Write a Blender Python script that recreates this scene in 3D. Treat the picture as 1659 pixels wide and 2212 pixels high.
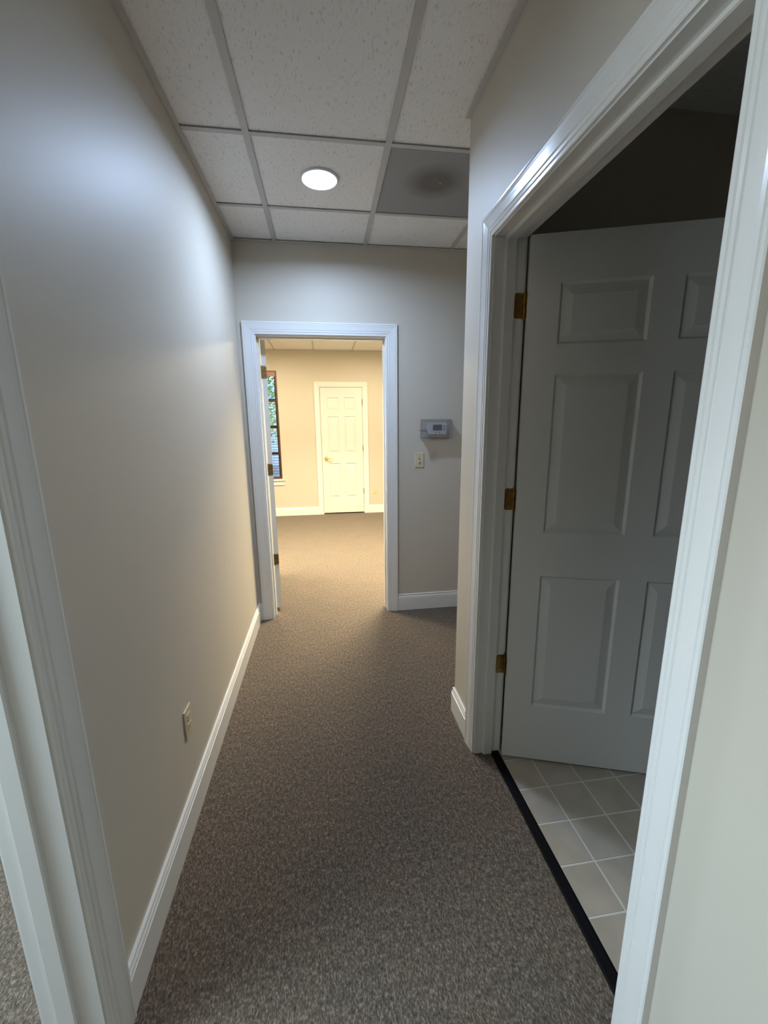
import bpy, bmesh, math, random
from mathutils import Vector, Matrix
random.seed(7)
for o in list(bpy.data.objects): bpy.data.objects.remove(o)
S = bpy.context.scene
COL = S.collection
R = math.radians

# ------------------------------------------------------------------ camera
F_PX, YAW, PITCH, ROLL, CAM_H = 894.61, 0.13994, 0.20688, -0.00995, 1.5052
cd = bpy.data.cameras.new('camera'); cam = bpy.data.objects.new('camera', cd); COL.objects.link(cam)
cd.sensor_fit = 'HORIZONTAL'; cd.sensor_width = 36.0; cd.lens = F_PX / 1659 * 36.0
cd.clip_start = 0.02; cd.clip_end = 200
fwd = Vector((math.sin(YAW), math.cos(YAW), 0)); rgt = Vector((math.cos(YAW), -math.sin(YAW), 0)); up = Vector((0, 0, 1))
f2 = math.cos(PITCH) * fwd - math.sin(PITCH) * up; u2 = math.sin(PITCH) * fwd + math.cos(PITCH) * up
r3 = math.cos(ROLL) * rgt + math.sin(ROLL) * u2; u3 = -math.sin(ROLL) * rgt + math.cos(ROLL) * u2
M = Matrix((r3, u3, -f2)).transposed().to_4x4(); M.translation = Vector((0, 0, CAM_H))
cam.matrix_world = M
S.camera = cam
# ------------------------------------------------------------------ world, exposure, lights
S.view_settings.view_transform = 'Standard'; S.view_settings.look = 'None'
S.view_settings.exposure = 0.0; S.view_settings.gamma = 1.0; S.view_settings.use_curve_mapping = False
w = bpy.data.worlds.new('world'); S.world = w; w.use_nodes = True
wn = w.node_tree.nodes; bg = wn['Background']
sky = wn.new('ShaderNodeTexSky'); sky.sky_type = 'HOSEK_WILKIE'; sky.turbidity = 3.0; sky.ground_albedo = 0.3
sky.sun_direction = (0.3, -0.5, 0.8)
w.node_tree.links.new(sky.outputs['Color'], bg.inputs['Color']); bg.inputs['Strength'].default_value = 16.0

def area(name, loc, rot, size, size_y, power, color, shape='RECTANGLE', spread=180):
    l = bpy.data.lights.new(name, 'AREA'); l.shape = shape; l.size = size
    if shape in ('RECTANGLE', 'ELLIPSE'): l.size_y = size_y
    l.energy = power; l.color = color; l.spread = R(spread)
    o = bpy.data.objects.new(name, l); COL.objects.link(o); o.location = loc; o.rotation_euler = rot
    return o
DAY = (0.80, 0.93, 1.0)
WARM = (1.0, 0.855, 0.57)
# daylight through the window of the room on the left, which the camera does not see
area('left_room_window_daylight', (-3.62, 0.5, 1.45), (0, R(-90), 0), 1.7, 1.8, 72, DAY)
area('left_room_fill', (-1.7, 0.45, 2.66), (0, 0, 0), 1.0, 0.6, 62, (0.68, 0.88, 1.0), spread=150)  # unseen cool fill, added to brighten the left room's carpet and jamb
area('rear_hall_fill', (0.0, -1.5, 2.69), (0, 0, 0), 0.5, 0.5, 5, (1.0, 0.86, 0.70))  # unseen warm fill behind the camera, added to light the near casing's side
# ceiling fixtures of the lit office behind the far doorway
for lx, ly in ((-0.9, 4.2), (0.9, 4.2), (-0.9, 5.6), (0.9, 5.6)):
    area('office_ceiling_light', (lx, ly, 2.655), (0, 0, 0), 0.55, 0.55, 125 if ly < 5 else 52, WARM, spread=130 if ly < 5 else 178)

# ------------------------------------------------------------------ dimensions (metres)
XL, XR, YD, ZC = -0.56, 0.636, 3.159, 2.715      # left wall, right wall, far wall, ceiling
YC = 1.889                                       # where the right wall ends
Y2, ZC2 = 7.108, 2.688                           # office back wall and ceiling
T0, TG, TY1 = -0.278, 0.6096, 2.7076             # ceiling grid

# ------------------------------------------------------------------ materials
def mat(name, color, rough=0.6, spec=0.5, metal=0.0, noise=None, bump=None, emit=None):
    m = bpy.data.materials.new(name); m.use_nodes = True
    n, l = m.node_tree.nodes, m.node_tree.links; p = n['Principled BSDF']
    p.inputs['Base Color'].default_value = (*color, 1); p.inputs['Roughness'].default_value = rough
    p.inputs['Metallic'].default_value = metal; p.inputs['Specular IOR Level'].default_value = spec
    if noise or bump:
        tc = n.new('ShaderNodeTexCoord')
    if noise:
        sc, c2, lo, hi = noise
        t = n.new('ShaderNodeTexNoise'); t.inputs['Scale'].default_value = sc; t.inputs['Detail'].default_value = 4
        r = n.new('ShaderNodeValToRGB'); r.color_ramp.elements[0].position = lo; r.color_ramp.elements[1].position = hi
        r.color_ramp.elements[0].color = (*color, 1); r.color_ramp.elements[1].color = (*c2, 1)
        l.new(tc.outputs['Object'], t.inputs['Vector']); l.new(t.outputs['Fac'], r.inputs['Fac']); l.new(r.outputs['Color'], p.inputs['Base Color'])
    if bump:
        sc, st, di = bump
        t = n.new('ShaderNodeTexNoise'); t.inputs['Scale'].default_value = sc; t.inputs['Detail'].default_value = 3
        b = n.new('ShaderNodeBump'); b.inputs['Strength'].default_value = st; b.inputs['Distance'].default_value = di
        l.new(tc.outputs['Object'], t.inputs['Vector']); l.new(t.outputs['Fac'], b.inputs['Height']); l.new(b.outputs['Normal'], p.inputs['Normal'])
    if emit:
        p.inputs['Emission Color'].default_value = (*emit[0], 1); p.inputs['Emission Strength'].default_value = emit[1]
    return m

PAINT = mat('wall_paint', (0.57, 0.525, 0.445), 0.5, 0.42, bump=(220, 0.12, 0.0012))
TRIM = mat('white_semi_gloss_paint', (0.75, 0.75, 0.73), 0.2, 0.5, bump=(12, 0.03, 0.001))
DOOR = mat('door_paint', (0.68, 0.68, 0.66), 0.38, 0.5, bump=(160, 0.05, 0.0008))
TEE = mat('grid_metal', (0.53, 0.52, 0.51), 0.5)
BRASS = mat('aged_brass', (0.42, 0.29, 0.11), 0.38, metal=1.0, noise=(60, (0.28, 0.18, 0.07), 0.4, 0.65))
BRASSB = mat('polished_brass', (0.85, 0.60, 0.22), 0.35, metal=1.0)
STEEL = mat('key_steel', (0.16, 0.155, 0.15), 0.3, 0.6)
IVORY = mat('ivory_plastic', (0.62, 0.55, 0.38), 0.35)
IVORYD = mat('ivory_plastic_slot', (0.10, 0.08, 0.05), 0.5)
WHITEP = mat('white_plastic', (0.72, 0.74, 0.76), 0.35)
LCD = mat('dark_display', (0.045, 0.05, 0.04), 0.25)
GREYB = mat('grey_button', (0.22, 0.22, 0.24), 0.5)
BLACK = mat('black_rubber', (0.004, 0.004, 0.005), 0.7, 0.1)
BROWN = mat('dark_brown_wood', (0.07, 0.028, 0.016), 0.4, noise=(30, (0.10, 0.04, 0.022), 0.4, 0.6))
REDW = mat('reddish_wood_valance', (0.30, 0.11, 0.05), 0.4, noise=(40, (0.38, 0.15, 0.07), 0.4, 0.6))
GROUT = mat('grout', (0.58, 0.55, 0.50), 0.8)
TILEM = mat('floor_tile_glaze', (0.35, 0.30, 0.24), 0.35, noise=(7, (0.42, 0.36, 0.29), 0.35, 0.65))
LENS = mat('lit_lens', (1, 1, 1), 0.5, emit=((0.86, 0.92, 1.0), 14))
LENSW = mat('warm_lit_lens', (1, 1, 1), 0.5, emit=((1.0, 0.86, 0.62), 4))
SIDING = mat('pale_siding', (0.72, 0.78, 0.80), 0.7)
BARK = mat('bark', (0.12, 0.08, 0.05), 0.9, noise=(20, (0.2, 0.14, 0.09), 0.4, 0.6))
LEAF = mat('leaf_green', (0.16, 0.30, 0.06), 0.5, noise=(3, (0.35, 0.50, 0.12), 0.4, 0.6))
GROUND = mat('ground_gravel', (0.30, 0.32, 0.30), 0.9, noise=(9, (0.48, 0.50, 0.47), 0.4, 0.6))
CAULK = mat('caulk', (0.7, 0.69, 0.66), 0.5)

def carpet_mat():
    m = bpy.data.materials.new('carpet_heather'); m.use_nodes = True
    n, l = m.node_tree.nodes, m.node_tree.links; p = n['Principled BSDF']
    p.inputs['Roughness'].default_value = 0.95; p.inputs['Specular IOR Level'].default_value = 0.1
    p.inputs['Sheen Weight'].default_value = 0.15
    tc = n.new('ShaderNodeTexCoord'); mp = n.new('ShaderNodeMapping'); mp.inputs['Scale'].default_value = (1, 0.45, 1)
    l.new(tc.outputs['Object'], mp.inputs['Vector'])
    a = n.new('ShaderNodeTexNoise'); a.inputs['Scale'].default_value = 235; a.inputs['Detail'].default_value = 5; a.inputs['Roughness'].default_value = .65
    r = n.new('ShaderNodeValToRGB'); e = r.color_ramp.elements
    e[0].position = 0.35; e[0].color = (0.042, 0.031, 0.023, 1); e[1].position = 0.67; e[1].color = (0.32, 0.255, 0.20, 1)
    q = e.new(0.5); q.color = (0.112, 0.088, 0.068, 1)
    l.new(mp.outputs[0], a.inputs['Vector'])
    c = n.new('ShaderNodeTexNoise'); c.inputs['Scale'].default_value = 95; c.inputs['Detail'].default_value = 2; l.new(mp.outputs[0], c.inputs['Vector'])
    ad = n.new('ShaderNodeMix'); ad.data_type = 'FLOAT'; ad.inputs[0].default_value = 0.28
    l.new(a.outputs['Fac'], ad.inputs[2]); l.new(c.outputs['Fac'], ad.inputs[3]); l.new(ad.outputs[0], r.inputs['Fac'])
    b = n.new('ShaderNodeTexNoise'); b.inputs['Scale'].default_value = 5; b.inputs['Detail'].default_value = 2
    l.new(tc.outputs['Object'], b.inputs['Vector'])
    mx = n.new('ShaderNodeMix'); mx.data_type = 'RGBA'; mx.blend_type = 'MULTIPLY'; mx.inputs[0].default_value = 0.5
    r2 = n.new('ShaderNodeValToRGB'); r2.color_ramp.elements[0].position = .35; r2.color_ramp.elements[1].position = .65
    r2.color_ramp.elements[0].color = (0.82, 0.86, 0.86, 1); r2.color_ramp.elements[1].color = (1.0, 0.95, 0.92, 1)
    l.new(b.outputs['Fac'], r2.inputs['Fac']); l.new(r.outputs['Color'], mx.inputs[6]); l.new(r2.outputs['Color'], mx.inputs[7])
    l.new(mx.outputs[2], p.inputs['Base Color'])
    bp = n.new('ShaderNodeBump'); bp.inputs['Strength'].default_value = 0.5; bp.inputs['Distance'].default_value = 0.003
    l.new(a.outputs['Fac'], bp.inputs['Height']); l.new(bp.outputs['Normal'], p.inputs['Normal'])
    return m
CARPET = carpet_mat()

def tile_mat():
    m = bpy.data.materials.new('mineral_fibre'); m.use_nodes = True
    n, l = m.node_tree.nodes, m.node_tree.links; p = n['Principled BSDF']
    p.inputs['Roughness'].default_value = 0.9; p.inputs['Specular IOR Level'].default_value = 0.1
    tc = n.new('ShaderNodeTexCoord'); mp = n.new('ShaderNodeMapping'); mp.inputs['Scale'].default_value = (1, 0.3, 1)
    l.new(tc.outputs['Object'], mp.inputs['Vector'])
    a = n.new('ShaderNodeTexNoise'); a.inputs['Scale'].default_value = 150; a.inputs['Detail'].default_value = 3; a.inputs['Roughness'].default_value = .6
    l.new(mp.outputs[0], a.inputs['Vector'])
    r = n.new('ShaderNodeValToRGB'); e = r.color_ramp.elements
    e[0].position = .30; e[0].color = (.62, .61, .60, 1); e[1].position = .42; e[1].color = (.85, .84, .83, 1)
    l.new(a.outputs['Fac'], r.inputs['Fac']); l.new(r.outputs['Color'], p.inputs['Base Color'])
    b = n.new('ShaderNodeBump'); b.inputs['Strength'].default_value = .25; b.inputs['Distance'].default_value = .002
    l.new(r.outputs['Color'], b.inputs['Height']); l.new(b.outputs['Normal'], p.inputs['Normal'])
    return m
FIBRE = tile_mat()

def vent_mat():   # perforated grey sheet over a round duct collar: fine holes, dark round shade of the duct neck painted into the colour
    m = bpy.data.materials.new('perforated_grey_sheet'); m.use_nodes = True
    n, l = m.node_tree.nodes, m.node_tree.links; p = n['Principled BSDF']; p.inputs['Roughness'].default_value = .6
    tc = n.new('ShaderNodeTexCoord')
    g = n.new('ShaderNodeTexVoronoi'); g.inputs['Scale'].default_value = 190; g.inputs['Randomness'].default_value = 0
    r = n.new('ShaderNodeValToRGB'); r.color_ramp.elements[0].position = .25; r.color_ramp.elements[1].position = .42
    r.color_ramp.elements[0].color = (.12, .12, .12, 1); r.color_ramp.elements[1].color = (.32, .32, .325, 1)
    l.new(tc.outputs['Object'], g.inputs['Vector']); l.new(g.outputs['Distance'], r.inputs['Fac'])
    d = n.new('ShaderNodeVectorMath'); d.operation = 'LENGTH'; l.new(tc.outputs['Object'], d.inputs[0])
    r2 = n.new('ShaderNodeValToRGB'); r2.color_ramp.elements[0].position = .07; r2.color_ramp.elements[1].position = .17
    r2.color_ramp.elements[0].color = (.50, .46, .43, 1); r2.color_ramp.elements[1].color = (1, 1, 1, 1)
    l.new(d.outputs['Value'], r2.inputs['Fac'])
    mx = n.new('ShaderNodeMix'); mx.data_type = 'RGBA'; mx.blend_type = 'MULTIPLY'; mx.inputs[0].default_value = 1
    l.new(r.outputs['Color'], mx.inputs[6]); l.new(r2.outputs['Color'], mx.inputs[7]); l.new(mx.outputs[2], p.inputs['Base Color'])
    return m
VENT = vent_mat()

def clear_mat(name, tint, gloss, rough=0.08, haze=0.0):
    m = bpy.data.materials.new(name); m.use_nodes = True
    n, l = m.node_tree.nodes, m.node_tree.links
    for k in list(n):
        if k.type == 'BSDF_PRINCIPLED': n.remove(k)
    t = n.new('ShaderNodeBsdfTransparent'); t.inputs['Color'].default_value = (*tint, 1)
    g = n.new('ShaderNodeBsdfGlossy'); g.inputs['Roughness'].default_value = rough
    x = n.new('ShaderNodeMixShader'); x.inputs[0].default_value = gloss
    l.new(t.outputs[0], x.inputs[1]); l.new(g.outputs[0], x.inputs[2])
    if haze:
        df = n.new('ShaderNodeBsdfDiffuse'); df.inputs['Color'].default_value = (.85, .85, .87, 1); y = n.new('ShaderNodeMixShader'); y.inputs[0].default_value = haze
        l.new(x.outputs[0], y.inputs[1]); l.new(df.outputs[0], y.inputs[2]); x = y
    l.new(x.outputs[0], n['Material Output'].inputs['Surface'])
    return m
PLASTIC = clear_mat('clear_plastic', (.70, .70, .71), .04, .15, .10)
PLASTIC2 = clear_mat('clear_plastic_thin', (.94, .94, .95), .04, .15, .04)
GLASS = clear_mat('window_glass', (.97, .98, .98), .05, .02)

# ------------------------------------------------------------------ mesh helpers
def box(bm, x0, x1, y0, y1, z0, z1):
    v = [bm.verts.new((x, y, z)) for x in (x0, x1) for y in (y0, y1) for z in (z0, z1)]
    for f in ((0, 1, 3, 2), (4, 6, 7, 5), (0, 4, 5, 1), (2, 3, 7, 6), (0, 2, 6, 4), (1, 5, 7, 3)):
        bm.faces.new([v[i] for i in f])

def rbox(bm, x0, x1, y0, y1, z0, z1, r, seg=2):
    b2 = bmesh.new(); box(b2, x0, x1, y0, y1, z0, z1)
    bmesh.ops.bevel(b2, geom=b2.edges[:], offset=r, segments=seg, affect='EDGES', profile=.5)
    me = bpy.data.meshes.new('t'); b2.to_mesh(me); b2.free(); bm.from_mesh(me); bpy.data.meshes.remove(me)

def cyl(bm, c, r, h, axis='Z', seg=20, r2=None):
    m4 = Matrix.Translation(c)
    if axis == 'Y': m4 = m4 @ Matrix.Rotation(R(90), 4, 'X')
    if axis == 'X': m4 = m4 @ Matrix.Rotation(R(90), 4, 'Y')
    bmesh.ops.create_cone(bm, cap_ends=True, segments=seg, radius1=r, radius2=r if r2 is None else r2, depth=h, matrix=m4)

def prism(bm, pts, z0, z1):
    a = [bm.verts.new((x, y, z0)) for x, y in pts]; b = [bm.verts.new((x, y, z1)) for x, y in pts]
    bm.faces.new(a[::-1]); bm.faces.new(b)
    for i in range(len(pts)):
        j = (i + 1) % len(pts); bm.faces.new((a[i], a[j], b[j], b[i]))

def sweep(bm, prof, p0, p1, u, v, m0=0.0, m1=0.0, mv0=0.0, mv1=0.0):
    """profile points (a, b) -> a*u + b*v, swept p0 to p1; m: end shift per unit of a, mv: per unit of b (mitres)"""
    p0, p1, u, v = Vector(p0), Vector(p1), Vector(u), Vector(v); d = (p1 - p0).normalized()
    A = [bm.verts.new(p0 + a * u + b * v + d * (m0 * a + mv0 * b)) for a, b in prof]
    B = [bm.verts.new(p1 + a * u + b * v + d * (m1 * a + mv1 * b)) for a, b in prof]
    k = len(prof)
    for i in range(k):
        j = (i + 1) % k; bm.faces.new((A[i], A[j], B[j], B[i]))
    bm.faces.new(A[::-1]); bm.faces.new(B)

def obj(name, bm, m, parent=None, loc=None, smooth=False):
    bmesh.ops.recalc_face_normals(bm, faces=bm.faces)
    me = bpy.data.meshes.new(name); bm.to_mesh(me); bm.free(); me.materials.append(m)
    if smooth:
        for p in me.polygons: p.use_smooth = True
    o = bpy.data.objects.new(name, me); COL.objects.link(o)
    if parent: o.parent = parent
    if loc: o.location = loc
    return o
def B(): return bmesh.new()
def boxes(name, lst, m, parent=None):
    bm = B()
    for b in lst: box(bm, *b)
    return obj(name, bm, m, parent)
def tag(o, label, cat=None, group=None, kind=None):
    o['label'] = label
    if cat: o['category'] = cat
    if group: o['group'] = group
    if kind: o['kind'] = kind
    return o
def empty(name, loc, rz=0):
    o = bpy.data.objects.new(name, None); COL.objects.link(o); o.location = loc; o.rotation_euler = (0, 0, rz); o.empty_display_size = .1
    return o
def dup(o, parent=None, loc=None):
    c = o.copy(); COL.objects.link(c); c.parent = parent
    if loc: c.location = loc
    for ch in list(o.children): dup(ch, c)
    return c
def st(o, label): return tag(o, label, kind='structure')

# ------------------------------------------------------------------ walls
J = 0.019                                        # jamb board thickness
ZT = ZC + 0.03
H1, H2, H3, H4 = 2.125, 2.165, 2.165, 2.118      # head heights: far doorway, closet, left doorway, office door
ZT2 = ZC2 + 0.03
st(boxes('wall_left', [(XL-.125, XL, -2.5, -.13-J, 0, ZT), (XL-.125, XL, .79+J, YD, 0, ZT), (XL-.125, XL, -.13-J, .79+J, H3+J, ZT)], PAINT),
   'long left hallway wall of greige satin paint')
st(boxes('wall_right', [(XR, XR+.12, -2.5, .644-J, 0, ZT), (XR, XR+.12, 1.585+J, YC, 0, ZT), (XR, XR+.12, .644-J, 1.585+J, H2+J, ZT)], PAINT),
   'right hallway wall around the dark open door')
st(boxes('wall_far', [(-2.7, -.444-J, YD, YD+.125, 0, ZT), (.465+J, 2.7, YD, YD+.125, 0, ZT), (-.444-J, .465+J, YD, YD+.125, H1+J, ZT)], PAINT),
   'greige wall at the hallway end with doorway and thermostat')
st(boxes('wall_tile_room_north', [(XR+.12, 2.9, 1.769, YC, 0, ZT)], PAINT), 'dark back wall of the tiled room')
st(boxes('wall_tile_room_east', [(2.8, 2.9, -1.0, 1.769, 0, ZT)], PAINT), 'dark far side wall of the tiled room')
st(boxes('wall_tile_room_south', [(XR+.12, 2.9, -1.1, -1.0, 0, ZT)], PAINT), 'near wall of the tiled room')
st(boxes('wall_alcove_east', [(1.95, 2.05, YC, YD, 0, ZT)], PAINT), 'end wall of the side passage past the corner')
st(boxes('wall_south', [(XL-.125, XR+.12, -2.6, -2.5, 0, ZT)], PAINT), 'wall closing the hallway behind the viewer')
# left room
st(boxes('wall_left_room_west', [(-3.5, -3.4, -2.5, YD, 0, .6), (-3.5, -3.4, -2.5, YD, 2.3, ZT), (-3.5, -3.4, -2.5, -.4, .6, 2.3), (-3.5, -3.4, 1.4, YD, .6, 2.3)], PAINT),
   'window wall of the daylit room on the left')
st(boxes('wall_left_room_south', [(-3.5, XL-.125, -2.6, -2.5, 0, ZT)], PAINT), 'south wall of the daylit room on the left')
st(boxes('wall_left_room_north', [(-3.5, -2.7, YD, YD+.125, 0, ZT)], PAINT), 'north wall of the daylit room on the left')
# office
WX0, WX1, WZ0, WZ1 = -1.62, -.716, .636, 2.373
DX0, DX1 = -.046, .654
st(boxes('wall_office_back', [(-2.7, WX0, Y2, Y2+.15, 0, ZT2), (WX1, DX0-J, Y2, Y2+.15, 0, ZT2), (DX1+J, 2.7, Y2, Y2+.15, 0, ZT2),
   (WX0, WX1, Y2, Y2+.15, 0, WZ0), (WX0, WX1, Y2, Y2+.15, WZ1, ZT2), (DX0-J, DX1+J, Y2, Y2+.15, H4+J, ZT2),
   (DX0-.1, DX1+.1, Y2+.151, Y2+.2, 0, ZT2)], PAINT), 'cream lit back wall of the far office with window and white door')
st(boxes('wall_office_left', [(-2.8, -2.7, YD, Y2+.15, 0, ZT2)], PAINT), 'left wall of the far office')
st(boxes('wall_office_right', [(2.7, 2.8, YD, Y2+.15, 0, ZT2)], PAINT), 'right wall of the far office')

# ------------------------------------------------------------------ floors
st(boxes('floor', [(-3.5, .714, -2.6, YD+.06, -.05, 0), (.714, 2.7, YC-.06, YD+.06, -.05, 0), (-2.8, 2.8, YD+.06, Y2+.2, -.05, 0)], CARPET),
   'brown and grey flecked loop carpet running through hallway and office')
tf = st(boxes('floor_tiled', [(.714, 2.9, -1.1, YC-.06, -.05, .0006)], GROUT), 'small square beige floor tiles inside the dark room on the right')
TP = .1556
bm = B(); rbox(bm, -.0755, .0755, -.0755, .0755, -.004, .0015, .0012, 1)
t0 = obj('floor_tile', bm, TILEM, tf, (0, 0, 0)); first = True
xs = [.883 + TP*(i-.5) for i in range(0, 11)]; ys = [.901 + TP*(j-.5) for j in range(-5, 7)]
for X in xs:
    for Y in ys:
        if Y + .08 > 1.775: continue
        o = t0 if first else dup(t0, tf)
        o.location = (X, Y, 0); first = False
        o.rotation_euler = (random.uniform(-.003, .003), random.uniform(-.003, .003), random.choice((0, 1, 2, 3))*math.pi/2)
# black threshold strip between carpet and tile
bm = B(); sweep(bm, [(0, 0), (.041, 0), (.041, .003), (.034, .0055), (.006, .0055), (0, .002)], (.713, .63, -.001), (.713, 1.600, -.001), (1, 0, 0), (0, 0, 1))
tag(obj('threshold_strip', bm, BLACK), 'black rubber transition strip between hallway carpet and tiled floor', 'threshold')

# ------------------------------------------------------------------ ceilings
ce = st(boxes('ceiling', [(-3.5, 2.9, -2.6, YD+.02, ZC+.02, ZC+.05)], FIBRE), 'suspended ceiling of white fissured tiles over the hallway')
TW = .014
gx = [XL, T0, T0+TG, T0+2*TG, T0+3*TG]; ry = [-2.5, TY1-7*TG, TY1-5*TG, TY1-3*TG, TY1-TG, TY1, YD]
ry = [y for y in ry if y > -2.51]
def tile(pts):
    bm = B(); prism(bm, pts, ZC+.007, ZC+.019); return obj('ceiling_tile', bm, FIBRE, ce)
LX, LY = .027, 2.403                                # downlight
for i in range(len(ry)-1):
    y0, y1 = ry[i]+.004, ry[i+1]-.004
    for j in range(4):
        x0, x1 = gx[j]+.004, (gx[j+1] if j < 3 else 1.95)-.004
        if y0 > LY-.5 and y1 < LY+.5 and j == 2 and y0 < LY < y1: continue   # the grey panel sits here
        if y1 < YC:
            if j == 3: continue
            if j == 2: x1 = XR-.001
            tile([(x0, y0), (x1, y0), (x1, y1), (x0, y1)])
        elif y0 < YC:
            if j == 3: tile([(x0, YC), (x1, YC), (x1, y1), (x0, y1)])
            elif j == 2: tile([(x0, y0), (XR-.001, y0), (XR-.001, YC+.001), (x1, YC+.001), (x1, y1), (x0, y1)])
            else: tile([(x0, y0), (x1, y0), (x1, y1), (x0, y1)])
        elif y0 < LY < y1 and j == 1:
            # the lamp's tile has a round cut-out
            bm = B(); n = 32; xm, ym = LX, LY
            ring = [bm.verts.new((xm+.094*math.cos(2*math.pi*k/n), ym+.094*math.sin(2*math.pi*k/n), ZC+.007)) for k in range(n)]
            outer = []
            for k in range(n):
                a = 2*math.pi*k/n; dx, dy = math.cos(a), math.sin(a)
                sx = ((x1-xm) if dx > 0 else (xm-x0))/max(abs(dx), 1e-6); sy = ((y1-ym) if dy > 0 else (ym-y0))/max(abs(dy), 1e-6); s = min(sx, sy)
                outer.append(bm.verts.new((xm+dx*s, ym+dy*s, ZC+.007)))
            corners = [bm.verts.new((x, y, ZC+.007)) for x, y in ((x1, y1), (x0, y1), (x0, y0), (x1, y0))]
            for k in range(n):
                k2 = (k+1) % n; p, q = outer[k].co, outer[k2].co
                if abs(p.x-q.x) > 1e-5 and abs(p.y-q.y) > 1e-5:
                    c = min(corners, key=lambda c: (c.co-p).length + (c.co-q).length); bm.faces.new((ring[k], outer[k], c, outer[k2], ring[k2]))
                else: bm.faces.new((ring[k], outer[k], outer[k2], ring[k2]))
            g = bmesh.ops.extrude_face_region(bm, geom=bm.faces[:])
            for v in g['geom']:
                if isinstance(v, bmesh.types.BMVert): v.co.z += .012
            for v in [v for v in bm.verts if not v.link_faces]: bm.verts.remove(v)
            obj('ceiling_tile', bm, FIBRE, ce)
        else: tile([(x0, y0), (x1, y0), (x1, y1), (x0, y1)])
TEEP = lambda w_: [(-w_, 0), (w_, 0), (w_, .003), (.002, .003), (.002, .02), (-.002, .02), (-.002, .003), (-w_, .003)]
for k, x in enumerate(gx[1:4]):
    y0 = -2.5 if k < 2 else YC
    bm = B(); sweep(bm, TEEP(TW), (x, y0, ZC-.0005), (x, YD, ZC-.0005), (1, 0, 0), (0, 0, 1)); obj('main_tee', bm, TEE, ce)
for y in ry[1:-1]:
    xe = [gx[0], gx[1], gx[2], XR if y < YC else gx[3], 1.95]
    for j in range(3 if y < YC else 4):
        a = xe[j] + (TW if j else 0); b = xe[j+1] - (TW if (j < 2 or (j == 2 and y > YC)) else 0)
        bm = B(); sweep(bm, TEEP(.012), (a, y, ZC), (b, y, ZC), (0, 1, 0), (0, 0, 1)); obj('cross_tee', bm, TEE, ce)
ANG = [(0, 0), (.022, 0), (.022, .002), (.002, .002), (.002, .02), (0, .02)]
def angle(p0, p1, inn):
    bm = B(); sweep(bm, ANG, p0, p1, inn, (0, 0, 1)); return obj('wall_angle', bm, TEE, ce)
angle((XL+.0005, -2.5, ZC-.002), (XL+.0005, YD, ZC-.002), (1, 0, 0))
angle((XL, YD-.0005, ZC-.0015), (1.95, YD-.0005, ZC-.0015), (0, -1, 0))
angle((XR-.0005, -2.5, ZC-.004), (XR-.0005, YC+.003, ZC-.004), (-1, 0, 0))
# office ceiling
co = st(boxes('ceiling_office', [(-2.8, 2.8, YD+.1, Y2+.15, ZC2+.02, ZC2+.05)], FIBRE), 'cream lit suspended ceiling of the far office')
ox = [-2.7, -1.943, -1.333, -.723, -.114, .501, 1.111, 1.72, 2.33, 2.7]; oy = [YD+.125, 3.46, 4.68, 5.90, Y2]
for i in range(4):
    for j in range(9):
        bm = B(); prism(bm, [(ox[j]+.004, oy[i]+.004), (ox[j+1]-.004, oy[i]+.004), (ox[j+1]-.004, oy[i+1]-.004), (ox[j]+.004, oy[i+1]-.004)], ZC2+.003, ZC2+.018)
        obj('ceiling_tile', bm, FIBRE, co)
for x in ox[1:-1]:
    bm = B(); sweep(bm, TEEP(.012), (x, YD+.125, ZC2), (x, Y2, ZC2), (1, 0, 0), (0, 0, 1)); obj('main_tee', bm, TEE, co)
for y in oy[1:-1]:
    bm = B(); sweep(bm, TEEP(.0118), (-2.7, y, ZC2+.0004), (2.7, y, ZC2+.0004), (0, 1, 0), (0, 0, 1)); obj('cross_tee', bm, TEE, co)
bm = B(); sweep(bm, ANG, (-2.7, Y2-.0005, ZC2-.001), (2.7, Y2-.0005, ZC2-.001), (0, -1, 0), (0, 0, 1)); obj('wall_angle', bm, TEE, co)

# ------------------------------------------------------------------ baseboards
BASE = [(0, 0), (.014, 0), (.014, .104), (.0105, .106), (.0105, .109), (.013, .111), (.0115, .118), (.0075, .124), (.006, .126), (.009, .128), (.010, .132), (.009, .136), (.006, .138), (0, .138)]
def base(name, segs, label):
    root = None
    for p0, p1, n, m0, m1 in segs:
        bm = B(); sweep(bm, BASE, (*p0, 0.0005), (*p1, 0.0005), (*n, 0), (0, 0, 1), m0, m1)
        o = obj(name if root is None else 'baseboard_run', bm, TRIM, root)
        if root is None: root = o
    st(root, label); return root
CW = .083; RV = .005
base('baseboard_left', [((XL, .79+RV+CW), (XL, YD), (1, 0), 0, -1), ((XL, -2.5), (XL, -.13-RV-CW), (1, 0), 0, 0), ((XL, YD), (-.444-RV-CW, YD), (0, -1), 1, 0)],
     'white moulded baseboard along the left hallway wall')
base('baseboard_far', [((.465+RV+CW, YD), (1.95, YD), (0, -1), 0, 0)], 'white moulded baseboard under the thermostat and light switch')
base('baseboard_right', [((XR, 1.585+RV+CW), (XR, YC), (-1, 0), 0, 1), ((XR, YC), (1.95, YC), (0, 1), -1, 0), ((XR, -2.5), (XR, .644-RV-CW), (-1, 0), 0, 0)],
     'short white baseboard turning the corner beside the dark open door')
base('baseboard_office', [((-2.7, Y2), (DX0-RV-CW, Y2), (0, -1), 0, 0), ((DX1+RV+CW, Y2), (2.7, Y2), (0, -1), 0, 0), ((-2.7, YD+.125), (-2.7, Y2), (1, 0), 0, 0), ((2.7, YD+.125), (2.7, Y2), (-1, 0), 0, 0)],
     'white baseboard along the office walls')
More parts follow.
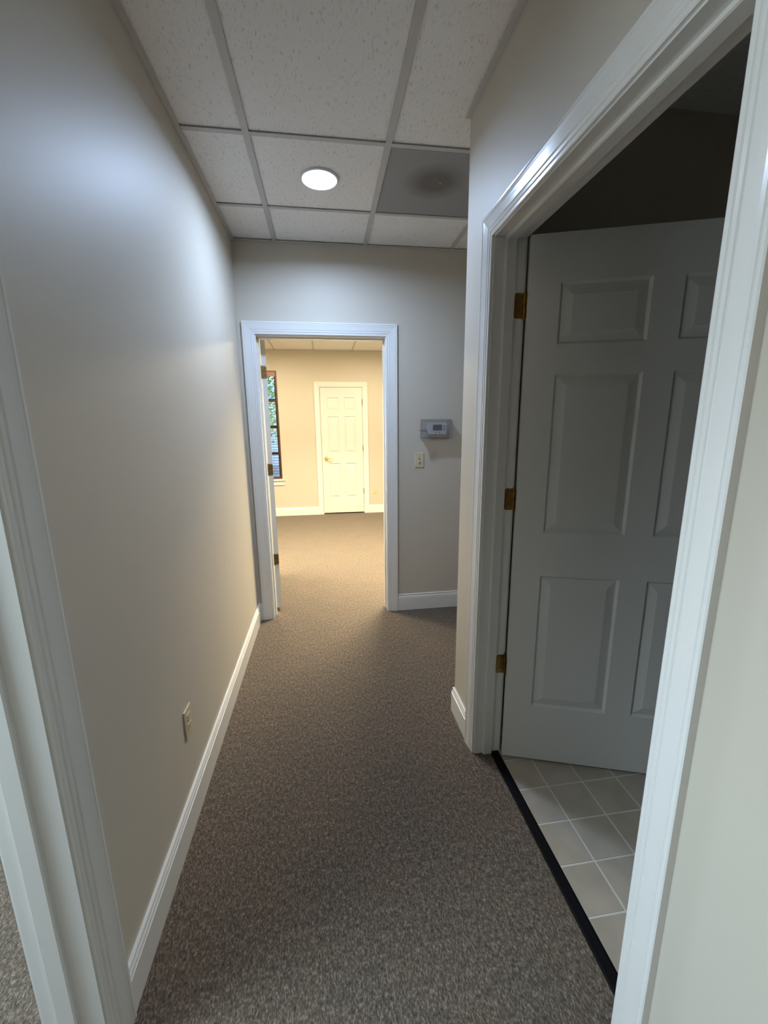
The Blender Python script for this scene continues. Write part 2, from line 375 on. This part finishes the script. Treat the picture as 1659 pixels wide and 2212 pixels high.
base('baseboard_left_room', [((XL-.125, .79+RV+CW), (XL-.125, YD), (-1, 0), 0, 0), ((-3.4, -2.5), (-3.4, YD), (1, 0), 0, 0)], 'white baseboard in the daylit left room')

# ------------------------------------------------------------------ door frames and leaves
CAS = [(0, 0), (0, .008), (.003, .010), (.011, .0105), (.014, .0085), (.017, .0115), (.025, .0125), (.028, .0105), (.032, .0130), (.045, .0142),
       (.060, .0160), (.069, .0178), (.0715, .0160), (.074, .0180), (.080, .0182), (.083, .0165), (.083, 0)]
def casing(root, W, H, y, d):
    """d=-1: on the y=0 face looking to -y; +1: on the back face"""
    e = -RV
    bm = B(); sweep(bm, CAS, (e, y, .001), (e, y, H+RV), (-1, 0, 0), (0, d, 0), 0, 1); obj('casing', bm, TRIM, root)
    bm = B(); sweep(bm, CAS, (W-e, y, .001), (W-e, y, H+RV), (1, 0, 0), (0, d, 0), 0, 1); obj('casing', bm, TRIM, root)
    bm = B(); sweep(bm, CAS, (e, y, H+RV), (W-e, y, H+RV), (0, 0, 1), (0, d, 0), -1, 1); obj('head_casing', bm, TRIM, root)
def frame(name, loc, rz, W, H, T, stop, label, back=True):
    root = empty(name, loc, rz); st(root, label)
    for a, b in ((-J, 0), (W, W+J)): boxes('jamb', [(a, b, 0, T, .001, H)], TRIM, root)
    boxes('head_jamb', [(-J, W+J, 0, T, H, H+J)], TRIM, root)
    s0, s1 = stop
    def stp(bm, p0, p1, u, v): sweep(bm, [(0, s0), (.009, s0), (.011, s0+.004), (.011, s1), (0, s1)], p0, p1, u, v, 0, 0)
    for p, u in (((0, 0, .001), (1, 0, 0)), ((W, 0, .001), (-1, 0, 0))):
        bm = B(); stp(bm, p, (p[0], 0, H-.011), u, (0, 1, 0)); obj('door_stop', bm, TRIM, root)
    bm = B(); stp(bm, (0, 0, H), (W, 0, H), (0, 0, -1), (0, 1, 0)); obj('door_stop', bm, TRIM, root)
    casing(root, W, H, 0, -1)
    if back: casing(root, W, H, T, 1)
    return root
def panel_rects(W, H, z0):
    s = .112 if W > .8 else .118; mid = .10
    pw = (W - 2*s - mid)/2; k = (H-z0)/2.15
    rows = [(z0+.270*k, z0+.878*k), (z0+1.061*k, z0+1.675*k), (z0+1.778*k, z0+1.990*k)]
    return [(u, u+pw, a, b) for a, b in rows for u in (s, s+pw+mid)]
def leaf(root, loc, rz, W, z0, H, hinge_z, hinge_kind, v0, v1, u0=.006, label=None):
    """leaf from u0..u0+W along local x, v0..v1 thick, z0..H"""
    le = None; rects = panel_rects(W, H, z0); bm = B(); D_, s_ = .011, .009
    xs_ = sorted({0, W} | {r[0] for r in rects} | {r[1] for r in rects}); zs_ = sorted({z0, H} | {r[2] for r in rects} | {r[3] for r in rects})
    for side, y in ((-1, v0), (1, v1)):
        for i in range(len(xs_)-1):
            for j in range(len(zs_)-1):
                cx, cz = (xs_[i]+xs_[i+1])/2, (zs_[j]+zs_[j+1])/2
                if any(r[0] < cx < r[1] and r[2] < cz < r[3] for r in rects): continue
                bm.faces.new([bm.verts.new((u0+a, y, c)) for a, c in ((xs_[i], zs_[j]), (xs_[i+1], zs_[j]), (xs_[i+1], zs_[j+1]), (xs_[i], zs_[j+1]))])
        for a, b, c, d in rects:
            o_ = [(a, c), (b, c), (b, d), (a, d)]; i_ = [(a+s_, c+s_), (b-s_, c+s_), (b-s_, d-s_), (a+s_, d-s_)]; yi = y - side*D_
            for k in range(4):
                k2 = (k+1) % 4
                bm.faces.new([bm.verts.new((u0+p[0], yy, p[1])) for p, yy in ((o_[k], y), (o_[k2], y), (i_[k2], yi), (i_[k], yi))])
    for k in ((0, z0, W, z0), (W, z0, W, H), (W, H, 0, H), (0, H, 0, z0)):
        bm.faces.new([bm.verts.new((u0+k[a], yy, k[b])) for a, b, yy in ((0, 1, v0), (2, 3, v0), (2, 3, v1), (0, 1, v1))])
    bmesh.ops.remove_doubles(bm, verts=bm.verts, dist=1e-5)
    le = obj('door_leaf', bm, DOOR, root, loc); le.rotation_euler = (0, 0, rz)
    if label: le['label'] = label
    for a, b, c, d in rects:      # raised panels
        bm = B(); q = .044; yo0, yo1 = v0+D_, v1-D_; yf0, yf1 = v0+.001, v1-.001
        O = [(a+s_, c+s_), (b-s_, c+s_), (b-s_, d-s_), (a+s_, d-s_)]; I = [(a+q, c+q), (b-q, c+q), (b-q, d-q), (a+q, d-q)]
        for yo, yf in ((yo0, yf0), (yo1, yf1)):
            vo = [bm.verts.new((u0+p[0], yo, p[1])) for p in O]; vi = [bm.verts.new((u0+p[0], yf, p[1])) for p in I]
            bm.faces.new(vi)
            for k in range(4): bm.faces.new((vo[k], vo[(k+1) % 4], vi[(k+1) % 4], vi[k]))
        bmesh.ops.remove_doubles(bm, verts=bm.verts, dist=1e-5)
        obj('panel', bm, DOOR, le)
    return le
def rplate(bm, u0, u1, z0, z1, y, t, r, left=True, right=True):
    pts = []
    for cx, cz, a0, on in ((u1-r, z1-r, 0, right), (u0+r, z1-r, 90, left), (u0+r, z0+r, 180, left), (u1-r, z0+r, 270, right)):
        if on:
            for k in range(5): a = R(a0+90*k/4); pts.append((cx+r*math.cos(a), cz+r*math.sin(a)))
        else: pts.append((u1 if a0 in (0, 270) else u0, z1 if a0 in (0, 90) else z0))
    a = [bm.verts.new((p[0], y, p[1])) for p in pts]; b = [bm.verts.new((p[0], y+t, p[1])) for p in pts]
    bm.faces.new(a); bm.faces.new(b[::-1])
    for i in range(len(pts)):
        j = (i+1) % len(pts); bm.faces.new((a[i], a[j], b[j], b[i]))
def hinge_mesh(jambplate, leafplate, T, theta, loc, v0, v1, u0):
    """jamb plate lies on jamb face x=0 (local frame), barrel at pivot loc, leaf plate on the leaf's hinge edge; origin = frame origin"""
    bm = B(); px, py = loc
    if jambplate:
        b2 = B(); rplate(b2, 0, .034, -.0445, .0445, 0, .0018, .009, left=False)
        for v in b2.verts: v.co = Vector((v.co.y-.0002, T-v.co.x, v.co.z))
        for kk in (-.028, 0, .028): cyl(b2, (.0018, T-.018 - (.006 if kk == 0 else 0), kk), .004, .0012, 'X', 10)
        me = bpy.data.meshes.new('t'); b2.to_mesh(me); b2.free(); bm.from_mesh(me); bpy.data.meshes.remove(me)
    for k in range(5):
        cyl(bm, (px, py, -.0445+.0178*(k+.5)), .0062, .0170, 'Z', 12)
    cyl(bm, (px, py, 0), .0052, .098, 'Z', 10)
    if leafplate:
        b2 = B(); rplate(b2, 0, .034, -.0445, .0445, 0, .0018, .009, left=False)
        for kk in (-.028, 0, .028): cyl(b2, (.018 + (.006 if kk == 0 else 0), -.0004, kk), .004, .0012, 'Y', 10)
        for v in b2.verts:
            q = Vector((u0-.0016+v.co.y, v1-v.co.x, 0)); c, s = math.cos(theta), math.sin(theta)
            v.co = Vector((px+q.x*c-q.y*s, py+q.x*s+q.y*c, v.co.z))
        me = bpy.data.meshes.new('t'); b2.to_mesh(me); b2.free(); bm.from_mesh(me); bpy.data.meshes.remove(me)
    return bm
def hinges(le, root, T, theta, loc, zs, v0, v1, u0, m=BRASS):
    """built in frame coords, converted to leaf-local and parented to the leaf"""
    bm = hinge_mesh(True, True, T, theta, loc, v0, v1, u0)
    inv = (Matrix.Translation((loc[0], loc[1], 0)) @ Matrix.Rotation(theta, 4, 'Z')).inverted()
    bm.transform(inv); h = None
    for z in zs:
        if h is None: h = obj('hinge', bm, m, le, (0, 0, z)); h['label'] = 'brass butt hinge'
        else: dup(h, le, (0, 0, z))
def lever(le, u, z, y, side, toward, m=BRASSB):
    bm = B()
    cyl(bm, (u, y+side*.004, z), .033, .008, 'Y', 28, None); cyl(bm, (u, y+side*.012, z), .026, .010, 'Y', 24)
    cyl(bm, (u, y+side*.030, z), .010, .045, 'Y', 16)
    prev = None; n = 9; rings = []
    for k in range(n):
        t = k/(n-1); cx = u + toward*t*.105; cy = y+side*(.052 - .006*t*t); cz = z + .006*math.sin(t*3.1) - .004*t; rr = .0085*(1-.35*t) ; rz_ = .010*(1-.35*t)
        rings.append([bm.verts.new((cx, cy+rr*math.cos(a*math.pi/5), cz+rz_*math.sin(a*math.pi/5))) for a in range(10)])
    for k in range(n-1):
        for a in range(10): bm.faces.new((rings[k][a], rings[k][(a+1) % 10], rings[k+1][(a+1) % 10], rings[k+1][a]))
    bm.faces.new(rings[0]); bm.faces.new(rings[-1])
    o = obj('lever_handle', bm, m, le); o['label'] = 'brass lever handle'; return o

# 1: doorway at the end of the hallway, leaf swung into the office past its left jamb
W1 = .909
d1 = frame('door_1', (-.444, YD, 0), 0, W1, H1, .125, (.05, .088), 'white cased doorway at the hallway end, its leaf swung into the lit office')
piv = (.004, .131); th1 = R(103)
l1 = leaf(d1, (*piv, 0), th1, .900, .030, H1-.004, None, None, -.041, -.006, label='white six-panel leaf seen edge-on with three hinge plates')
hinges(l1, d1, .125, th1, piv, (1.896, 1.175, .448), -.041, -.006, .006)
# 2: dark tiled room on the right
W2 = .941
d2 = frame('door_2', (XR, 1.585, 0), R(-90), W2, H2, .12, (.040, .080), 'white door frame on the right with its six-panel leaf open into a dark tiled room')
piv2 = (-.004, .127); th2 = R(71.2)
l2 = leaf(d2, (*piv2, 0), th2, .927, .012, 2.161, None, None, -.041, -.006, label='white six-panel leaf standing open')
hinges(l2, d2, .12, th2, piv2, (1.936, 1.2025, .456), -.041, -.006, .006)
lever(l2, .87, .97, -.041, -1, -1)
# 3: doorway on the left beside the viewer
d3 = frame('door_3', (XL, -.13, 0), R(90), .92, H3, .125, (.050, .088), 'white cased doorway at the left edge opening to a daylit carpeted room')
# 4: closed closet door in the office
WW = DX1-DX0
d4 = frame('door_4', (DX0, Y2, 0), 0, WW, H4, .12, (.040, .075), 'white frame with a closed six-panel door on the office back wall', back=False)
l4 = leaf(d4, (0, 0, 0), 0, WW-.007, .022, H4-.003, None, None, .002, .037, u0=.0035, label='closed white six-panel leaf')
lever(l4, .072, .961, .002, -1, 1)
hm = B()
for k in range(5): cyl(hm, (0, 0, -.0445+.0178*(k+.5)), .0062, .0170, 'Z', 12)
cyl(hm, (0, 0, 0), .005, .098, 'Z', 10)
h4 = obj('hinge', hm, BRASS, l4, (WW-.002, -.004, 1.88)); h4['label'] = 'brass hinge knuckle'
dup(h4, l4, (WW-.002, -.004, 1.12)); dup(h4, l4, (WW-.002, -.004, .39))

# ------------------------------------------------------------------ office window
w1 = empty('window_1', (WX0, Y2, 0)); st(w1, 'tall dark brown wood window with horizontal blinds at the left of the office back wall')
ww = WX1-WX0; fy0, fy1 = .06, .12
boxes('window_frame', [(0, .022, .0, .13, WZ0, WZ1), (ww-.022, ww, .0, .13, WZ0, WZ1), (.022, ww-.022, 0, .13, WZ1-.02, WZ1), (.022, ww-.022, .0, .13, WZ0, WZ0+.03),
      (.022, .07, fy0, fy1, WZ0+.03, WZ1-.02), (ww-.05, ww-.022, fy0, fy1, WZ0+.03, WZ1-.02)], BROWN, w1)
zr = [WZ0+.03, 1.06, 1.494, 1.92, WZ1-.02]
for z in zr[1:4]: boxes('window_rail', [(.07, ww-.05, fy0, fy1, z-.022, z+.022)], BROWN, w1)
for i in range(4): boxes('pane', [(.07, ww-.05, .088, .092, zr[i]+.02, zr[i+1]-.02)], GLASS, w1)
boxes('window_sill', [(-.04, ww+.038, -.045, .0, WZ0-.025, WZ0)], TRIM, w1)
boxes('window_apron', [(-.03, ww+.030, -.014, -.0, WZ0-.105, WZ0-.025), (-.03, ww+.030, -.019, -.014, WZ0-.040, WZ0-.025), (-.03, ww+.030, -.019, -.014, WZ0-.100, WZ0-.088)], TRIM, w1)
boxes('blind_valance', [(.024, ww-.024, .003, .05, WZ1-.088, WZ1-.021)], REDW, w1)
z = WZ1-.11; sm = None
while z > WZ0+.05:
    if sm is None:
        bm = B(); box(bm, .026, ww-.026, -.023, .023, -.0012, .0012); sm = obj('slat', bm, BROWN, w1, (0, .030, z)); sm.rotation_euler = (R(4), 0, 0)
    else: dup(sm, w1, (0, .030, z))
    z -= .044
for x in (.12, ww-.12):
    bm = B(); cyl(bm, (x, .030, (WZ0+WZ1)/2-.03), .0012, WZ1-WZ0-.14, 'Z', 6); obj('blind_cord', bm, BROWN, w1)
# left room window frame
w2 = empty('window_2', (-3.4, -.4, 0)); st(w2, 'window of the daylit room on the left')
boxes('window_frame', [(-.08, -.02, 0, .05, .6, 2.3), (-.08, -.02, 1.75, 1.8, .6, 2.3), (-.08, -.02, .05, 1.75, .6, .65), (-.08, -.02, .05, 1.75, 2.25, 2.3), (-.08, -.02, .88, .92, .65, 2.25)], TRIM, w2)

# ------------------------------------------------------------------ outside the office window
st(boxes('ground', [(-25, 25, Y2+.3, 40, -.35, -.3)], GROUND), 'pale ground outside the office window')
h = tag(boxes('garden_building', [(-14, 6, 20, 26, -.3, 3.4)], SIDING), 'pale blue grey clapboard building seen through the office window', 'building')
for k in range(22):
    bm = B(); sweep(bm, [(0, 0), (.028, 0), (.004, .16), (0, .16)], (-14, 20, -.25+k*.16), (6, 20, -.25+k*.16), (0, -1, 0), (0, 0, 1)); obj('clapboard', bm, SIDING, h)
boxes('window_pane', [(-3.1, -2.5, 19.94, 19.99, 1.0, 1.7)], LCD, h)
def tree(loc, hgt, rad, n, label, group=None):
    t = empty('garden_tree', loc); tag(t, label, 'tree', group)
    bm = B(); cyl(bm, (0, 0, hgt*.25), .09, hgt*.55, 'Z', 10, .05); obj('trunk', bm, BARK, t)
    bm = B()
    for _ in range(n):
        a, b, r_ = random.uniform(0, 6.283), random.uniform(-1, 1), rad*random.uniform(.45, 1)**.5
        c = Vector((math.cos(a)*r_*math.sqrt(1-b*b), math.sin(a)*r_*math.sqrt(1-b*b), hgt*.58+b*r_*1.35))
        q = Vector((random.gauss(0, 1), random.gauss(0, 1), random.gauss(0, 1))).normalized(); s = q.orthogonal().normalized(); g = random.uniform(.06, .11)
        m_ = q.cross(s)
        bm.faces.new([bm.verts.new(c+g*x) for x in (s, m_*.45, -s, -m_*.45)])
    fo = obj('foliage', bm, LEAF, t); fo['kind'] = 'stuff'
tree((-2.5, 13.0, -.3), 4.4, 1.2, 1500, 'leafy green tree nearest to the office window')
tree((-1.2, 17.0, -.3), 5.4, 1.7, 1800, 'taller leafy tree beside the clapboard building')
tree((-3.4, 15.5, -.3), 1.5, .8, 700, 'low round green shrub below the trees')

# ------------------------------------------------------------------ ceiling fixtures
dl = tag(empty('recessed_downlight', (LX, LY, ZC)), 'round white recessed ceiling light glowing cool white', 'ceiling light')
bm = B(); n = 40
prof = [(.098, .003), (.098, -.001), (.093, -.0035), (.087, -.002), (.083, .010), (.083, .016), (.098, .016)]
rg = [[bm.verts.new((r_*math.cos(2*math.pi*k/n), r_*math.sin(2*math.pi*k/n), z)) for k in range(n)] for r_, z in prof]
for i in range(len(prof)):
    for k in range(n): bm.faces.new((rg[i][k], rg[i][(k+1) % n], rg[(i+1) % len(prof)][(k+1) % n], rg[(i+1) % len(prof)][k]))
obj('trim_ring', bm, WHITEP, dl)
bm = B(); cyl(bm, (0, 0, .0085), .0825, .003, 'Z', 40); obj('lens', bm, LENS, dl)
area('downlight_lamp', (LX, LY, ZC-.004), (0, 0, 0), .16, .16, 23, (.51, .69, 1.0), 'DISK', 165)

bm = B(); px0, px1, py0, py1 = gx[2]+.005, gx[3]-.005, TY1-TG+.005, TY1-.005
cxv, cyv = .61, 2.36
box(bm, px0-cxv, px1-cxv, py0-cyv, py1-cyv, .0035, .0055)
vp = tag(empty('air_return_panel', (cxv, cyv, ZC)), 'grey perforated air panel with a dark round spot of painted duct shade in the hallway ceiling', 'air vent')
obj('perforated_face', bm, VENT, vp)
bm = B(); a0, a1, b0, b1 = px0-cxv, px1-cxv, py0-cyv, py1-cyv
for q in ((a0, a1, b0, b0+.014), (a0, a1, b1-.014, b1), (a0, a0+.014, b0+.014, b1-.014), (a1-.014, a1, b0+.014, b1-.014)): box(bm, *q, .0015, .0045)
obj('panel_rim', bm, mat('grey_rim', (.22, .22, .22), .5), vp)
bm = B(); cyl(bm, (0.03, 0, .002), .004, .003, 'Z', 10); obj('centre_screw', bm, TEE, vp)
fx = None
for i, (lx, ly) in enumerate(((-0.9, 4.2), (0.9, 4.2), (-0.9, 5.6), (0.9, 5.6))):
    if i == 0:
        fx = empty('office_light_panel', (lx, ly, ZC2)); bm = B()
        for q in ((-.3, .3, -.3, -.28), (-.3, .3, .28, .3), (-.3, -.28, -.28, .28), (.28, .3, -.28, .28)): box(bm, *q, -.018, -.001)
        obj('fixture_frame', bm, WHITEP, fx); boxes('diffuser', [(-.28, .28, -.28, .28, -.012, -.008)], LENSW, fx); o = fx
    else: o = dup(fx, None, (lx, ly, ZC2))
    tag(o, 'square warm ceiling light panel in the far office, ' + ('left one nearest the doorway', 'right one nearest the doorway', 'left one nearest the window wall', 'right one nearest the closed door')[i], 'ceiling light', 'office ceiling light panels')

# ------------------------------------------------------------------ thermostat under a clear lock box, switch, outlets
tb = tag(empty('thermostat_guard', (.850, YD, 1.473)), 'clear plastic locking cover over the thermostat', 'cover')
bw, bh, bd = .116, .071, .085
def shell(bm, w0, h0, w1, h1, y0, y1):
    a = [bm.verts.new((x, y0, z)) for x, z in ((-w0, -h0), (w0, -h0), (w0, h0), (-w0, h0))]
    b = [bm.verts.new((x, y1, z)) for x, z in ((-w1, -h1), (w1, -h1), (w1, h1), (-w1, h1))]
    for k in range(4): bm.faces.new((a[k], a[(k+1) % 4], b[(k+1) % 4], b[k]))
    bm.faces.new(b)
bm = B(); shell(bm, bw, bh, bw-.006, bh-.006, -.004, -bd)
bmesh.ops.bevel(bm, geom=[e for e in bm.edges if e.calc_length() < .2 or True], offset=.004, segments=2, affect='EDGES')
obj('clear_cover', bm, PLASTIC, tb)
boxes('back_plate', [(-bw-.004, -bw+.012, -.005, 0, -bh-.004, bh+.004), (bw-.012, bw+.004, -.005, 0, -bh-.004, bh+.004), (-bw+.012, bw-.012, -.005, 0, bh-.008, bh+.004), (-bw+.012, bw-.012, -.005, 0, -bh-.004, -bh+.008)], PLASTIC2, tb)
bm = B(); rbox(bm, -bw+.010, -bw+.030, -bd+.014, -bd+.044, -.066, .010, .003); obj('lock_housing', bm, PLASTIC2, tb)
bm = B(); cyl(bm, (-bw+.018, -bd-.004, -.010), .006, .012, 'Y', 16)
box(bm, -bw+.010, -bw+.026, -bd-.020, -bd-.010, -.013, -.007)
obj('lock_cylinder', bm, STEEL, tb)
kt = tag(empty('key', (.850-bw+.012, YD-bd-.020, 1.463)), 'small steel key turned in the lock of the clear thermostat cover', 'key')
bm = B(); box(bm, -.034, .010, -.006, .000, -.005, .003); cyl(bm, (-.038, -.003, -.001), .013, .006, 'Z', 14); obj('key_bow', bm, STEEL, kt)
th = tag(empty('thermostat', (.860, YD, 1.474)), 'white wall thermostat with dark display inside the clear cover', 'thermostat')
bm = B(); n = 10; pts = []
hw, hh = .071, .040
for t in range(n+1): a = -1+2*t/n; pts.append((hw-.004*a*a, hh*a))
for t in range(n+1): a = 1-2*t/n; pts.append((-hw+.004*a*a, hh*a))
fr = [bm.verts.new((x, -.028, z)) for x, z in pts]; bk = [bm.verts.new((x, 0, z)) for x, z in pts]; mf = [bm.verts.new((x*1.03, -.020, z*1.04)) for x, z in pts]
bm.faces.new(fr)
for i in range(len(pts)):
    j = (i+1) % len(pts); bm.faces.new((fr[i], fr[j], mf[j], mf[i])); bm.faces.new((mf[i], mf[j], bk[j], bk[i]))
obj('body', bm, WHITEP, th)
boxes('display', [(-.036, .034, -.0295, -.027, -.013, .030)], LCD, th)
for z in (.018, -.004):
    bm = B(); rbox(bm, .046, .059, -.031, -.027, z-.006, z+.006, .0015); obj('button', bm, GREYB, th)
for x in (-.012, .016):
    bm = B(); rbox(bm, x-.006, x+.006, -.030, -.027, -.031, -.024, .001); obj('button', bm, GREYB, th)

def plate(name, label, cat, loc, rz, kind):
    t = tag(empty(name, loc, rz), label, cat)
    bm = B(); rbox(bm, -.035, .035, -.0065, 0, -.0572, .0572, .0025, 2); obj('cover_plate', bm, IVORY, t)
    if kind == 'switch':
        bm = B(); box(bm, -.006, .006, -.0072, -.006, -.013, .013); obj('switch_slot', bm, IVORYD, t)
        bm = B(); rbox(bm, -.0045, .0045, -.018, -.005, -.010, .004, .001)
        for v in bm.verts: v.co.z -= (-.006-v.co.y)*.6
        obj('toggle', bm, IVORY, t)
        for z in (-.030, .030):
            bm = B(); cyl(bm, (0, -.0068, z), .0035, .0015, 'Y', 12); obj('screw', bm, BRASS, t)
    else:
        for z in (-.0195, .0195):
            bm = B(); rbox(bm, -.0165, .0165, -.0085, -.005, z-.0135, z+.0135, .0025, 2); s = obj('receptacle', bm, IVORY, t)
            for q in ((-.0075, -.005, z-.001, z+.008), (.0055, .0075, z, z+.007), (-.002, .002, z-.010, z-.006)):
                boxes('slot', [(q[0], q[1], -.0088, -.0080, q[2], q[3])], IVORYD, s)
        bm = B(); cyl(bm, (0, -.0068, 0), .0032, .0015, 'Y', 12); obj('screw', bm, IVORYD, t)
    return t
plate('light_switch', 'ivory toggle light switch on the wall below the thermostat', 'switch', (.7245, YD, 1.238), 0, 'switch')
plate('power_outlet', 'ivory duplex outlet low on the left hallway wall', 'outlet', (XL, 1.480, .405), R(90), 'outlet')
plate('power_outlet', 'ivory outlet on the office wall right of the closed white door', 'outlet', (.850, Y2, .386), 0, 'outlet')
